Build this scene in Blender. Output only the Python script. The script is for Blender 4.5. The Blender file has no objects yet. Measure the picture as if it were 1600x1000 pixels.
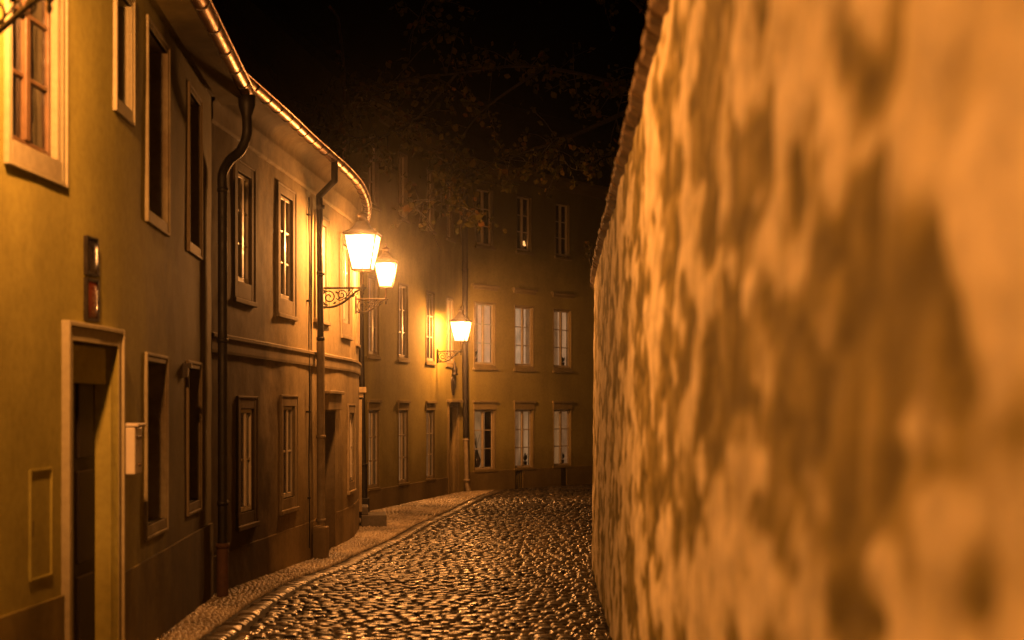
import bpy, math, random
import numpy as np
from mathutils import Vector, noise as mnoise

random.seed(7)
rng = np.random.default_rng(7)
sc = bpy.context.scene
col = sc.collection
R = math.radians

# ------------------------------------------------------------------ helpers
ANCH = {}                      # world position of every object's origin


def empty(name, loc, label=None, cat=None, group=None):
    o = bpy.data.objects.new(name, None)
    col.objects.link(o)
    o.location = loc
    o.empty_display_size = .2
    ANCH[o.name] = Vector(loc)
    tag(o, label, cat, group)
    return o


def tag(o, label=None, cat=None, group=None, kind=None):
    if label: o['label'] = label
    if cat: o['category'] = cat
    if group: o['group'] = group
    if kind: o['kind'] = kind
    return o


class MB:
    """collects shapes in world space; build() links them as ONE object"""

    def __init__(s):
        s.v, s.f, s.sm = [], [], []

    def add(s, vs, fs, smooth=False):
        b = len(s.v)
        s.v += [tuple(p) for p in vs]
        s.f += [tuple(b + i for i in f) for f in fs]
        s.sm += [smooth] * len(fs)

    def hexa(s, c, smooth=False):      # 8 corners: bottom ring 0-3, top ring 4-7
        s.add(c, [(3, 2, 1, 0), (4, 5, 6, 7), (0, 1, 5, 4), (1, 2, 6, 5), (2, 3, 7, 6), (3, 0, 4, 7)], smooth)

    def box(s, x0, x1, y0, y1, z0, z1):
        s.hexa([(x0, y0, z0), (x1, y0, z0), (x1, y1, z0), (x0, y1, z0),
                (x0, y0, z1), (x1, y0, z1), (x1, y1, z1), (x0, y1, z1)])

    def quad(s, a, b, c, d):
        s.add([a, b, c, d], [(0, 1, 2, 3)])

    def tube(s, path, r, n=10, cap=True):
        path = [Vector(p) for p in path]
        rs = r if isinstance(r, (list, tuple)) else [r] * len(path)
        rings, prev = [], None
        for i, p in enumerate(path):
            t = (path[min(i + 1, len(path) - 1)] - path[max(i - 1, 0)])
            t = t.normalized() if t.length > 1e-9 else Vector((0, 0, 1))
            if prev is None:
                ref = Vector((0, 0, 1)) if abs(t.z) < .9 else Vector((1, 0, 0))
                a = t.cross(ref).normalized()
            else:
                a = (prev - t * prev.dot(t)).normalized()
            prev = a
            b = t.cross(a)
            rings.append([p + (a * math.cos(2 * math.pi * k / n) + b * math.sin(2 * math.pi * k / n)) * rs[i] for k in range(n)])
        vs = [q for ring in rings for q in ring]
        fs = [(i * n + k, i * n + (k + 1) % n, (i + 1) * n + (k + 1) % n, (i + 1) * n + k)
              for i in range(len(path) - 1) for k in range(n)]
        s.add(vs, fs, True)
        if cap:
            s.add(rings[0], [tuple(range(n))[::-1]])
            s.add(rings[-1], [tuple(range(n))])

    def lathe(s, c, prof, n=16, smooth=True, rot=0):
        vs = [(c[0] + r * math.cos(2 * math.pi * (k + rot) / n), c[1] + r * math.sin(2 * math.pi * (k + rot) / n), c[2] + z)
              for r, z in prof for k in range(n)]
        fs = [(i * n + k, i * n + (k + 1) % n, (i + 1) * n + (k + 1) % n, (i + 1) * n + k)
              for i in range(len(prof) - 1) for k in range(n)]
        s.add(vs, fs, smooth)

    def build(s, name, mat, parent=None, anchor=None, merge=False):
        A = np.array(s.v, dtype=float)
        if anchor is None:
            lo, hi = A.min(0), A.max(0)
            anchor = ((lo[0] + hi[0]) / 2, (lo[1] + hi[1]) / 2, lo[2])
        A = A - np.array(anchor)
        me = bpy.data.meshes.new(name)
        me.from_pydata(A.tolist(), [], s.f)
        me.polygons.foreach_set('use_smooth', s.sm)
        me.materials.append(mat)
        me.update()
        o = bpy.data.objects.new(name, me)
        col.objects.link(o)
        base = Vector((0, 0, 0))
        if parent is not None:
            o.parent = parent
            base = ANCH[parent.name]
        o.location = Vector(anchor) - base
        ANCH[o.name] = Vector(anchor)
        return o


def bevel(o, w=.006, seg=2):
    m = o.modifiers.new('bevel', 'BEVEL')
    m.width = w; m.segments = seg; m.limit_method = 'ANGLE'; m.angle_limit = R(40)
    return o


def cat_rom(P, n=12):
    out = []
    for i in range(len(P) - 1):
        q = [P[max(i - 1, 0)], P[i], P[i + 1], P[min(i + 2, len(P) - 1)]]
        for k in range(n):
            t = k / n
            out.append(tuple(.5 * (2 * q[1][j] + (-q[0][j] + q[2][j]) * t + (2 * q[0][j] - 5 * q[1][j] + 4 * q[2][j] - q[3][j]) * t * t
                                   + (-q[0][j] + 3 * q[1][j] - 3 * q[2][j] + q[3][j]) * t ** 3) for j in range(len(P[0]))))
    out.append(P[-1])
    return out


# ------------------------------------------------------------------ materials
def nodes(name):
    m = bpy.data.materials.new(name)
    m.use_nodes = True
    nt = m.node_tree
    nt.nodes.clear()
    out = nt.nodes.new('ShaderNodeOutputMaterial')
    return m, nt, out


def N(nt, t, **kw):
    n = nt.nodes.new(t)
    for k, v in kw.items():
        if k in n.inputs: n.inputs[k].default_value = v
        else: setattr(n, k, v)
    return n


def pos_map(nt, scale):
    g = nt.nodes.new('ShaderNodeNewGeometry')
    mp = nt.nodes.new('ShaderNodeMapping')
    mp.inputs['Scale'].default_value = scale
    nt.links.new(g.outputs['Position'], mp.inputs['Vector'])
    return mp.outputs['Vector']


def noise_tex(nt, scale, vec=None, detail=5, rough=.55):
    n = nt.nodes.new('ShaderNodeTexNoise')
    n.inputs['Scale'].default_value = scale
    n.inputs['Detail'].default_value = detail
    n.inputs['Roughness'].default_value = rough
    if vec is not None: nt.links.new(vec, n.inputs['Vector'])
    return n.outputs['Fac']


def ramp(nt, fac, stops):
    r = nt.nodes.new('ShaderNodeValToRGB')
    e = r.color_ramp.elements
    e[0].position, e[0].color = stops[0][0], (*stops[0][1], 1)
    e[1].position, e[1].color = stops[-1][0], (*stops[-1][1], 1)
    for p, c in stops[1:-1]:
        x = e.new(p); x.color = (*c, 1)
    nt.links.new(fac, r.inputs['Fac'])
    return r.outputs['Color']


def mul(nt, a, b, f=1.0):
    m = nt.nodes.new('ShaderNodeMix')
    m.data_type = 'RGBA'; m.blend_type = 'MULTIPLY'
    m.inputs[0].default_value = f
    nt.links.new(a, m.inputs[6]); nt.links.new(b, m.inputs[7])
    return m.outputs[2]


def bump(nt, h, strength, dist, prev=None):
    b = nt.nodes.new('ShaderNodeBump')
    b.inputs['Strength'].default_value = strength
    b.inputs['Distance'].default_value = dist
    nt.links.new(h, b.inputs['Height'])
    if prev is not None: nt.links.new(prev, b.inputs['Normal'])
    return b.outputs['Normal']


def plaster(name, base, stain=.55, rough=.85, lump=.05, streak=.6, soot=None, top=None):
    m, nt, out = nodes(name)
    p = N(nt, 'ShaderNodeBsdfPrincipled', Roughness=rough)
    p.inputs['Specular IOR Level'].default_value = .25
    w = pos_map(nt, (1, 1, 1))
    st = pos_map(nt, (1.3, 1.3, .3))
    b = tuple(base)
    c0 = ramp(nt, noise_tex(nt, .8, w, 7, .62), [(.3, tuple(x * stain for x in b)), (.55, b), (.8, tuple(min(.9, x * 1.12) for x in b))])
    g = ramp(nt, noise_tex(nt, 1.0, st, 3, .5), [(.28, (1 - streak,) * 3), (.55, (1, 1, 1))])
    s = ramp(nt, noise_tex(nt, 14, w, 6, .65), [(.25, (.78,) * 3), (.6, (1, 1, 1))])
    c = mul(nt, mul(nt, c0, g), s)
    # rising damp in the bottom half metre
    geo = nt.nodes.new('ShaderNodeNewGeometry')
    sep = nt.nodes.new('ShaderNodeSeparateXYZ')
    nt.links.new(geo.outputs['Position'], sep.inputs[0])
    md = N(nt, 'ShaderNodeMath', operation='MULTIPLY_ADD')
    nt.links.new(noise_tex(nt, 2.2, w, 4), md.inputs[0]); md.inputs[1].default_value = -1.4
    nt.links.new(sep.outputs['Z'], md.inputs[2])
    d = ramp(nt, md.outputs[0], [(0.0, (.72, .68, .6)), (.7, (1, 1, 1))])
    c = mul(nt, c, d)
    if top:       # upper storey darkened in the colour where lamp light fades out
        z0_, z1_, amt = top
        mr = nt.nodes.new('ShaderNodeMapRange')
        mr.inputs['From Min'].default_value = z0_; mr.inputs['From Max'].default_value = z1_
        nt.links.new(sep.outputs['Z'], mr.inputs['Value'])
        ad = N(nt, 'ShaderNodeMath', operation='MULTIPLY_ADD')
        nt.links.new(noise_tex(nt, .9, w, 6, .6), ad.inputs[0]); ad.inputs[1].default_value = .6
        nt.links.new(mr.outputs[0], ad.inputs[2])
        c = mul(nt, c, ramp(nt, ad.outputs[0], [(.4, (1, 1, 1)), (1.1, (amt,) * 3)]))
    if soot:      # fading lamp light painted in along the lane, mixed with blotchy stains
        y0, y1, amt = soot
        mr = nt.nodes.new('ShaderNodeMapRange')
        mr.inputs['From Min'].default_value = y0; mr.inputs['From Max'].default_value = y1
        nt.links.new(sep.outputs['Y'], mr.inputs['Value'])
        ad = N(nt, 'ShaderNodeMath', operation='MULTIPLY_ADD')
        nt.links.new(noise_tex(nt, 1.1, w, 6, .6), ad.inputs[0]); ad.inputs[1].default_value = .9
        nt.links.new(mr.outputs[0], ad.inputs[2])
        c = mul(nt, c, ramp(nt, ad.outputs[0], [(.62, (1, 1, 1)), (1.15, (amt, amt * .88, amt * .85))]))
    nt.links.new(c, p.inputs['Base Color'])
    n1 = bump(nt, noise_tex(nt, 1.3, w, 2), .8, lump * .45)
    n2 = bump(nt, noise_tex(nt, 9, w, 4), .5, .004, n1)
    n3 = bump(nt, noise_tex(nt, 70, w, 4), .5, .003, n2)
    nt.links.new(n3, p.inputs['Normal'])
    nt.links.new(p.outputs[0], out.inputs[0])
    return m


def simple(name, c, rough=.6, metal=0, var=.35, scale=6, bmp=.004, spec=.4):
    m, nt, out = nodes(name)
    p = N(nt, 'ShaderNodeBsdfPrincipled', Roughness=rough, Metallic=metal)
    p.inputs['Specular IOR Level'].default_value = spec
    w = pos_map(nt, (1, 1, 1))
    f = noise_tex(nt, scale, w, 6, .6)
    nt.links.new(ramp(nt, f, [(.3, tuple(x * (1 - var) for x in c)), (.7, tuple(min(1, x * (1 + var * .5)) for x in c))]), p.inputs['Base Color'])
    rr = ramp(nt, noise_tex(nt, scale * 2.3, w, 4), [(.3, (max(0, rough - .12),) * 3), (.7, (min(1, rough + .12),) * 3)])
    nt.links.new(rr, p.inputs['Roughness'])
    nt.links.new(bump(nt, noise_tex(nt, scale * 5, w, 4), .5, bmp), p.inputs['Normal'])
    nt.links.new(p.outputs[0], out.inputs[0])
    return m


def wood(name, c, rough=.5):
    m, nt, out = nodes(name)
    p = N(nt, 'ShaderNodeBsdfPrincipled', Roughness=rough)
    w = pos_map(nt, (14, 14, .9))
    f = noise_tex(nt, 3, w, 8, .65)
    nt.links.new(ramp(nt, f, [(.3, tuple(x * .45 for x in c)), (.7, c)]), p.inputs['Base Color'])
    nt.links.new(bump(nt, f, .5, .004), p.inputs['Normal'])
    nt.links.new(p.outputs[0], out.inputs[0])
    return m


def glass(name, tint=(.9, .9, .9), rough=.02, wav=.0015):
    m, nt, out = nodes(name)
    t = N(nt, 'ShaderNodeBsdfTransparent'); t.inputs[0].default_value = (*tint, 1)
    g = N(nt, 'ShaderNodeBsdfGlossy', Roughness=rough); g.inputs[0].default_value = (1, 1, 1, 1)
    fr = N(nt, 'ShaderNodeFresnel', IOR=1.6)
    nn = bump(nt, noise_tex(nt, 3.0, pos_map(nt, (1, 1, 1)), 2), .8, wav * 4)
    nt.links.new(nn, g.inputs['Normal']); nt.links.new(nn, fr.inputs['Normal'])
    mx = nt.nodes.new('ShaderNodeMixShader')
    nt.links.new(fr.outputs[0], mx.inputs[0]); nt.links.new(t.outputs[0], mx.inputs[1]); nt.links.new(g.outputs[0], mx.inputs[2])
    nt.links.new(mx.outputs[0], out.inputs[0])
    return m


def lit_room(name, c, strength, lo=.35, scale=2.2, base=(.45, .42, .36)):
    """blind or room lining lit from inside: diffuse cloth that also glows a little"""
    m, nt, out = nodes(name)
    p = N(nt, 'ShaderNodeBsdfPrincipled', Roughness=.9)
    w = pos_map(nt, (1.6, 1.6, .8))
    f = noise_tex(nt, scale, w, 4)
    nt.links.new(ramp(nt, f, [(.3, tuple(x * .7 for x in base)), (.7, base)]), p.inputs['Base Color'])
    nt.links.new(ramp(nt, f, [(.28, tuple(x * lo for x in c)), (.66, c)]), p.inputs['Emission Color'])
    p.inputs['Emission Strength'].default_value = strength
    nt.links.new(p.outputs[0], out.inputs[0])
    return m


def lamp_glass(name):
    m, nt, out = nodes(name)
    t = N(nt, 'ShaderNodeBsdfTransparent'); t.inputs[0].default_value = (.95, .93, .9, 1)
    e = N(nt, 'ShaderNodeEmission'); e.inputs[0].default_value = (1, .60, .24, 1)
    tc = nt.nodes.new('ShaderNodeTexCoord')
    mp = nt.nodes.new('ShaderNodeMapping'); mp.inputs['Location'].default_value = (0, 0, -.36)
    nt.links.new(tc.outputs['Object'], mp.inputs['Vector'])
    ln = N(nt, 'ShaderNodeVectorMath', operation='LENGTH'); nt.links.new(mp.outputs[0], ln.inputs[0])
    cloud = N(nt, 'ShaderNodeMath', operation='MULTIPLY_ADD')
    nt.links.new(noise_tex(nt, 9, tc.outputs['Object'], 4), cloud.inputs[0]); cloud.inputs[1].default_value = .12
    nt.links.new(ln.outputs['Value'], cloud.inputs[2])
    mr = nt.nodes.new('ShaderNodeMapRange'); mr.inputs['From Min'].default_value = .18; mr.inputs['From Max'].default_value = .46
    mr.inputs['To Min'].default_value = 16; mr.inputs['To Max'].default_value = 1.6
    nt.links.new(cloud.outputs[0], mr.inputs['Value']); nt.links.new(mr.outputs[0], e.inputs['Strength'])
    a = nt.nodes.new('ShaderNodeAddShader')
    nt.links.new(t.outputs[0], a.inputs[0]); nt.links.new(e.outputs[0], a.inputs[1])
    nt.links.new(a.outputs[0], out.inputs[0])
    return m


def setts_mat(name, c0, c1, rough, bmp=.004):
    m, nt, out = nodes(name)
    p = N(nt, 'ShaderNodeBsdfPrincipled')
    p.inputs['Specular IOR Level'].default_value = .85
    g = nt.nodes.new('ShaderNodeNewGeometry')
    w = pos_map(nt, (1, 1, 1))
    c = ramp(nt, g.outputs['Random Per Island'], [(0, c0), (.55, tuple((a + b) / 2 for a, b in zip(c0, c1))), (1, c1)])
    d = ramp(nt, noise_tex(nt, 28, w, 5, .65), [(.3, (.6,) * 3), (.65, (1, 1, 1))])
    big = ramp(nt, noise_tex(nt, .7, w, 4), [(.36, (.38,) * 3), (.65, (1, 1, 1))])
    nt.links.new(mul(nt, mul(nt, c, d), big), p.inputs['Base Color'])
    rr = ramp(nt, noise_tex(nt, 3.5, w, 5), [(.32, (rough - .12,) * 3), (.68, (rough + .24,) * 3)])
    nt.links.new(rr, p.inputs['Roughness'])
    n1 = bump(nt, noise_tex(nt, 40, w, 5, .6), .6, bmp)
    nt.links.new(n1, p.inputs['Normal'])
    nt.links.new(p.outputs[0], out.inputs[0])
    return m


def stone_wall_mat():
    m, nt, out = nodes('rubble_masonry')
    p = N(nt, 'ShaderNodeBsdfPrincipled', Roughness=.88)
    p.inputs['Specular IOR Level'].default_value = .25
    at = nt.nodes.new('ShaderNodeAttribute'); at.attribute_name = 'stone'
    w = pos_map(nt, (1, 1, 1))
    c = ramp(nt, at.outputs['Fac'], [(.05, (.115, .09, .022)), (.36, (.25, .20, .065)), (.6, (.50, .42, .25)), (1, (.76, .66, .47))])
    s = ramp(nt, noise_tex(nt, 7, w, 7, .65), [(.3, (.5,) * 3), (.62, (1, 1, 1))])
    nt.links.new(mul(nt, c, s), p.inputs['Base Color'])
    n1 = bump(nt, noise_tex(nt, 11, w, 6, .6), .7, .012)
    n2 = bump(nt, noise_tex(nt, 60, w, 5), .6, .005, n1)
    nt.links.new(n2, p.inputs['Normal'])
    nt.links.new(p.outputs[0], out.inputs[0])
    return m


def leaf_mat():
    m, nt, out = nodes('autumn_leaf')
    d = N(nt, 'ShaderNodeBsdfDiffuse'); t = N(nt, 'ShaderNodeBsdfTranslucent')
    g = nt.nodes.new('ShaderNodeNewGeometry')
    c = ramp(nt, g.outputs['Random Per Island'], [(0, (.02, .022, .006)), (.45, (.05, .045, .010)), (.85, (.075, .055, .013)), (1, (.085, .04, .011))])
    nt.links.new(c, d.inputs[0]); nt.links.new(c, t.inputs[0])
    mx = nt.nodes.new('ShaderNodeMixShader'); mx.inputs[0].default_value = .35
    nt.links.new(d.outputs[0], mx.inputs[1]); nt.links.new(t.outputs[0], mx.inputs[2])
    nt.links.new(mx.outputs[0], out.inputs[0])
    return m


M = dict(
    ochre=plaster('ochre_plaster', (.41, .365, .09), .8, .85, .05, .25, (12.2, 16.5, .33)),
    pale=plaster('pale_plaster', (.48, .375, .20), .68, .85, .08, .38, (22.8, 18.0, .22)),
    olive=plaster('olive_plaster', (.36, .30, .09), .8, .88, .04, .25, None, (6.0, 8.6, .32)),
    olive_base=plaster('olive_plinth_plaster', (.27, .21, .09), .7, .88, .05, .4),
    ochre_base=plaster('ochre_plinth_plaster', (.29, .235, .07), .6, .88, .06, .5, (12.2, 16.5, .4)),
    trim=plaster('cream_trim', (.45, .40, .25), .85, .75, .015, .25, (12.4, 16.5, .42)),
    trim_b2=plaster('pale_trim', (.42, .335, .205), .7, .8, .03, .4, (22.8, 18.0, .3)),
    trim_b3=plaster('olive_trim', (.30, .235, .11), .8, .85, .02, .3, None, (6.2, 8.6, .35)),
    frame_white=simple('white_window_paint', (.68, .6, .47), .45, 0, .15, 5, .002),
    frame_grey=simple('grey_window_paint', (.42, .35, .25), .5, 0, .2, 5, .002),
    frame_brown=simple('brown_window_paint', (.16, .095, .05), .45, 0, .3, 6, .002),
    frame_dark=simple('dark_window_paint', (.035, .026, .018), .5, 0, .3, 6, .002),
    door_wood=wood('dark_oak', (.028, .018, .011), .65),
    copper=simple('weathered_copper', (.36, .20, .10), .38, .85, .3, 4, .003),
    pipe=simple('dark_painted_pipe', (.016, .013, .012), .55, .1, .4, 5, .003),
    pipe_pale=simple('plaster_coloured_pipe', (.30, .24, .15), .6, 0, .35, 5, .004),
    iron=simple('wrought_iron', (.035, .028, .022), .42, .6, .3, 9, .003),
    lamp_metal=simple('lantern_bronze', (.16, .105, .055), .42, .7, .3, 9, .002),
    tile=simple('clay_roof_tile', (.115, .075, .042), .8, 0, .5, 5, .02),
    slate=simple('dark_roof', (.03, .027, .025), .7, 0, .4, 5, .02),
    glass=glass('window_glass'),
    lampglass=lamp_glass('lantern_glass'),
    dark=simple('dark_interior', (.012, .011, .010), .9, 0, .4, 2, .001, .1),
    curtain=simple('white_curtain', (.62, .56, .45), .9, 0, .2, 3, .002, .1),
    netting=simple('grey_curtain', (.16, .13, .10), .9, 0, .3, 3, .002, .1),
    blind_bright=lit_room('lit_blind', (1, .52, .24), .60, .65),
    blind_soft=lit_room('pale_curtain_lit', (1, .5, .22), .34, .6, 3.0, (.7, .62, .5)),  # emission stands in for street lamp light falling on the curtain
    amber_net=lit_room('amber_net_curtain', (1, .42, .13), .03, .4, 2.0, (.22, .19, .10)),
    blind_bright_b=lit_room('lit_blind_cool', (1, .56, .28), .52, .5, 3.6),
    blind_bright_c=lit_room('lit_blind_low', (1, .50, .22), .44, .42, 1.5),
    blind_dim_b=lit_room('dim_lit_blind_b', (1, .50, .20), .36, .3, 1.4),
    blind_dim_c=lit_room('dim_lit_blind_c', (1, .45, .15), .24, .45, 3.1),
    drape_warm=lit_room('translucent_drape', (1, .45, .17), .20, .55, 4.0, (.5, .42, .3)),
    blind_dim=lit_room('dim_lit_blind', (1, .48, .17), .30, .4),
    stone=stone_wall_mat(),
    granite=simple('granite_step', (.10, .085, .07), .6, 0, .35, 14, .006),
    setts=setts_mat('granite_setts', (.010, .008, .006), (.155, .12, .082), .27),
    mosaic=setts_mat('mosaic_paving', (.40, .32, .22), (.72, .59, .42), .30),
    kerb=setts_mat('kerb_stone', (.05, .04, .027), (.24, .185, .125), .34),
    dirt=simple('joint_dirt', (.016, .013, .009), .85, 0, .5, 12, .01, .2),
    bark=simple('bark', (.022, .017, .013), .9, 0, .4, 10, .02),
    leaf=leaf_mat(),
    white_metal=simple('cream_enamel', (.68, .61, .48), .35, 0, .12, 3, .001),
    plate_blue=simple('blue_enamel', (.03, .025, .03), .22, 0, .3, 5, .001, .6),
    plate_red=simple('red_enamel', (.16, .04, .022), .22, 0, .3, 5, .001, .6),
    terracotta=simple('terracotta', (.10, .052, .032), .8, 0, .3, 9, .003),
    plant=simple('houseplant_leaf', (.03, .045, .015), .6, 0, .4, 9, .003),
)
m_, nt_, o_ = nodes('warm_shade')
e_ = N(nt_, 'ShaderNodeEmission', Strength=2.0); e_.inputs[0].default_value = (1, .42, .12, 1)
nt_.links.new(e_.outputs[0], o_.inputs[0]); M['shade'] = m_
m_, nt_, o_ = nodes('gas_mantle')
e_ = N(nt_, 'ShaderNodeEmission', Strength=60.0); e_.inputs[0].default_value = (1, .7, .35, 1)
nt_.links.new(e_.outputs[0], o_.inputs[0]); M['mantle'] = m_


# ------------------------------------------------------------------ ground profile
EYE = 2.45


def g(y):                                   # the lane falls gently away from the camera
    return .6 * max(0, 23 - y) / 23 if y < 23 else 0.0


# ------------------------------------------------------------------ facades
class Facade:
    def __init__(s, P):
        s.P = [Vector((x, y)) for x, y in P]
        s.S = [0]
        for a, b in zip(s.P, s.P[1:]): s.S.append(s.S[-1] + (b - a).length)
        s.L = s.S[-1]
        n = len(P)
        s.Nn = []
        for i in range(n):
            t = (s.P[min(i + 1, n - 1)] - s.P[max(i - 1, 0)]).normalized()
            s.Nn.append(Vector((t.y, -t.x)))          # towards the lane (right-hand side)

    def F(s, u, z, o=0.0):
        i = 0
        lo, hi = 0, len(s.S) - 2
        while lo < hi:
            mid = (lo + hi + 1) // 2
            if s.S[mid] <= u: lo = mid
            else: hi = mid - 1
        i = lo
        t = (u - s.S[i]) / (s.S[i + 1] - s.S[i])
        p = s.P[i].lerp(s.P[i + 1], t)
        n = s.Nn[i].lerp(s.Nn[i + 1], max(0, min(1, t))).normalized()
        return (p.x + n.x * o, p.y + n.y * o, z)

    def nrm(s, u):
        a, b = s.F(u, 0, 0), s.F(u, 0, 1)
        return Vector((b[0] - a[0], b[1] - a[1], 0))

    def box(s, mb, u0, u1, z0, z1, o0, o1, step=.5):
        n = max(1, int((u1 - u0) / step))
        us = [u0 + (u1 - u0) * k / n for k in range(n + 1)]
        vs = []
        for u in us:
            vs += [s.F(u, z0, o0), s.F(u, z0, o1), s.F(u, z1, o1), s.F(u, z1, o0)]
        fs = [(0, 1, 2, 3), tuple(4 * n + k for k in (3, 2, 1, 0))]
        for i in range(n):
            for k in range(4):
                fs.append((4 * i + (k + 1) % 4, 4 * i + k, 4 * i + 4 + k, 4 * i + 4 + (k + 1) % 4))
        mb.add(vs, fs)

    def profile(s, mb, u0, u1, prof, step=.3, smooth=False, closed=False, drop=None):
        """extrude an (o, z) profile along the facade"""
        n = max(1, int((u1 - u0) / step))
        us = [u0 + (u1 - u0) * k / n for k in range(n + 1)]
        m = len(prof)
        vs = [s.F(u, z, o) for u in us for o, z in prof]
        fs = [(i * m + k, i * m + (k + 1) % m, (i + 1) * m + (k + 1) % m, (i + 1) * m + k)
              for i in range(n) for k in range(m if closed else m - 1)]
        mb.add(vs, fs, smooth)
        if closed:
            mb.add(vs[:m], [tuple(range(m))]); mb.add(vs[-m:], [tuple(range(m))[::-1]])


def wav(u, z, seed, a):
    return a * (mnoise.noise(Vector((u * .55, z * .6, seed))) + .5 * mnoise.noise(Vector((u * 1.7, z * 1.7, seed + 9))))


def wall_mesh(fac, openings, z0, z1, u0, u1, seed, amp=.012, step=.28, lean=None):
    us = {u0, u1}; zs = {z0, z1}
    for a, b, c, d in openings:
        us |= {a, b}; zs |= {c, d}

    def fill(vals):
        v = sorted(vals); out = []
        for a, b in zip(v, v[1:]):
            n = max(1, math.ceil((b - a) / step))
            out += [a + (b - a) * k / n for k in range(n)]
        return out + [v[-1]]
    us, zs = fill(us), fill(zs)
    mb = MB()
    idx = {}
    vs, fs = [], []
    for i, u in enumerate(us):
        for j, z in enumerate(zs):
            idx[i, j] = len(vs)
            vs.append(fac.F(u, z, wav(u, z, seed, amp)))
    for i in range(len(us) - 1):
        for j in range(len(zs) - 1):
            uc, zc = (us[i] + us[i + 1]) / 2, (zs[j] + zs[j + 1]) / 2
            if any(a < uc < b and c < zc < d for a, b, c, d in openings): continue
            fs.append((idx[i, j], idx[i + 1, j], idx[i + 1, j + 1], idx[i, j + 1]))
    mb.add(vs, fs, True)
    return mb


def lining(fac, mb, u0, u1, z0, z1, o1, depth):
    """the four reveals of an opening, from o1 back to -depth"""
    F = fac.F
    for a, b in (((u0, z0), (u0, z1)), ((u0, z1), (u1, z1)), ((u1, z1), (u1, z0)), ((u1, z0), (u0, z0))):
        mb.quad(F(*a, o1), F(*b, o1), F(*b, -depth - .3), F(*a, -depth - .3))


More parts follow.
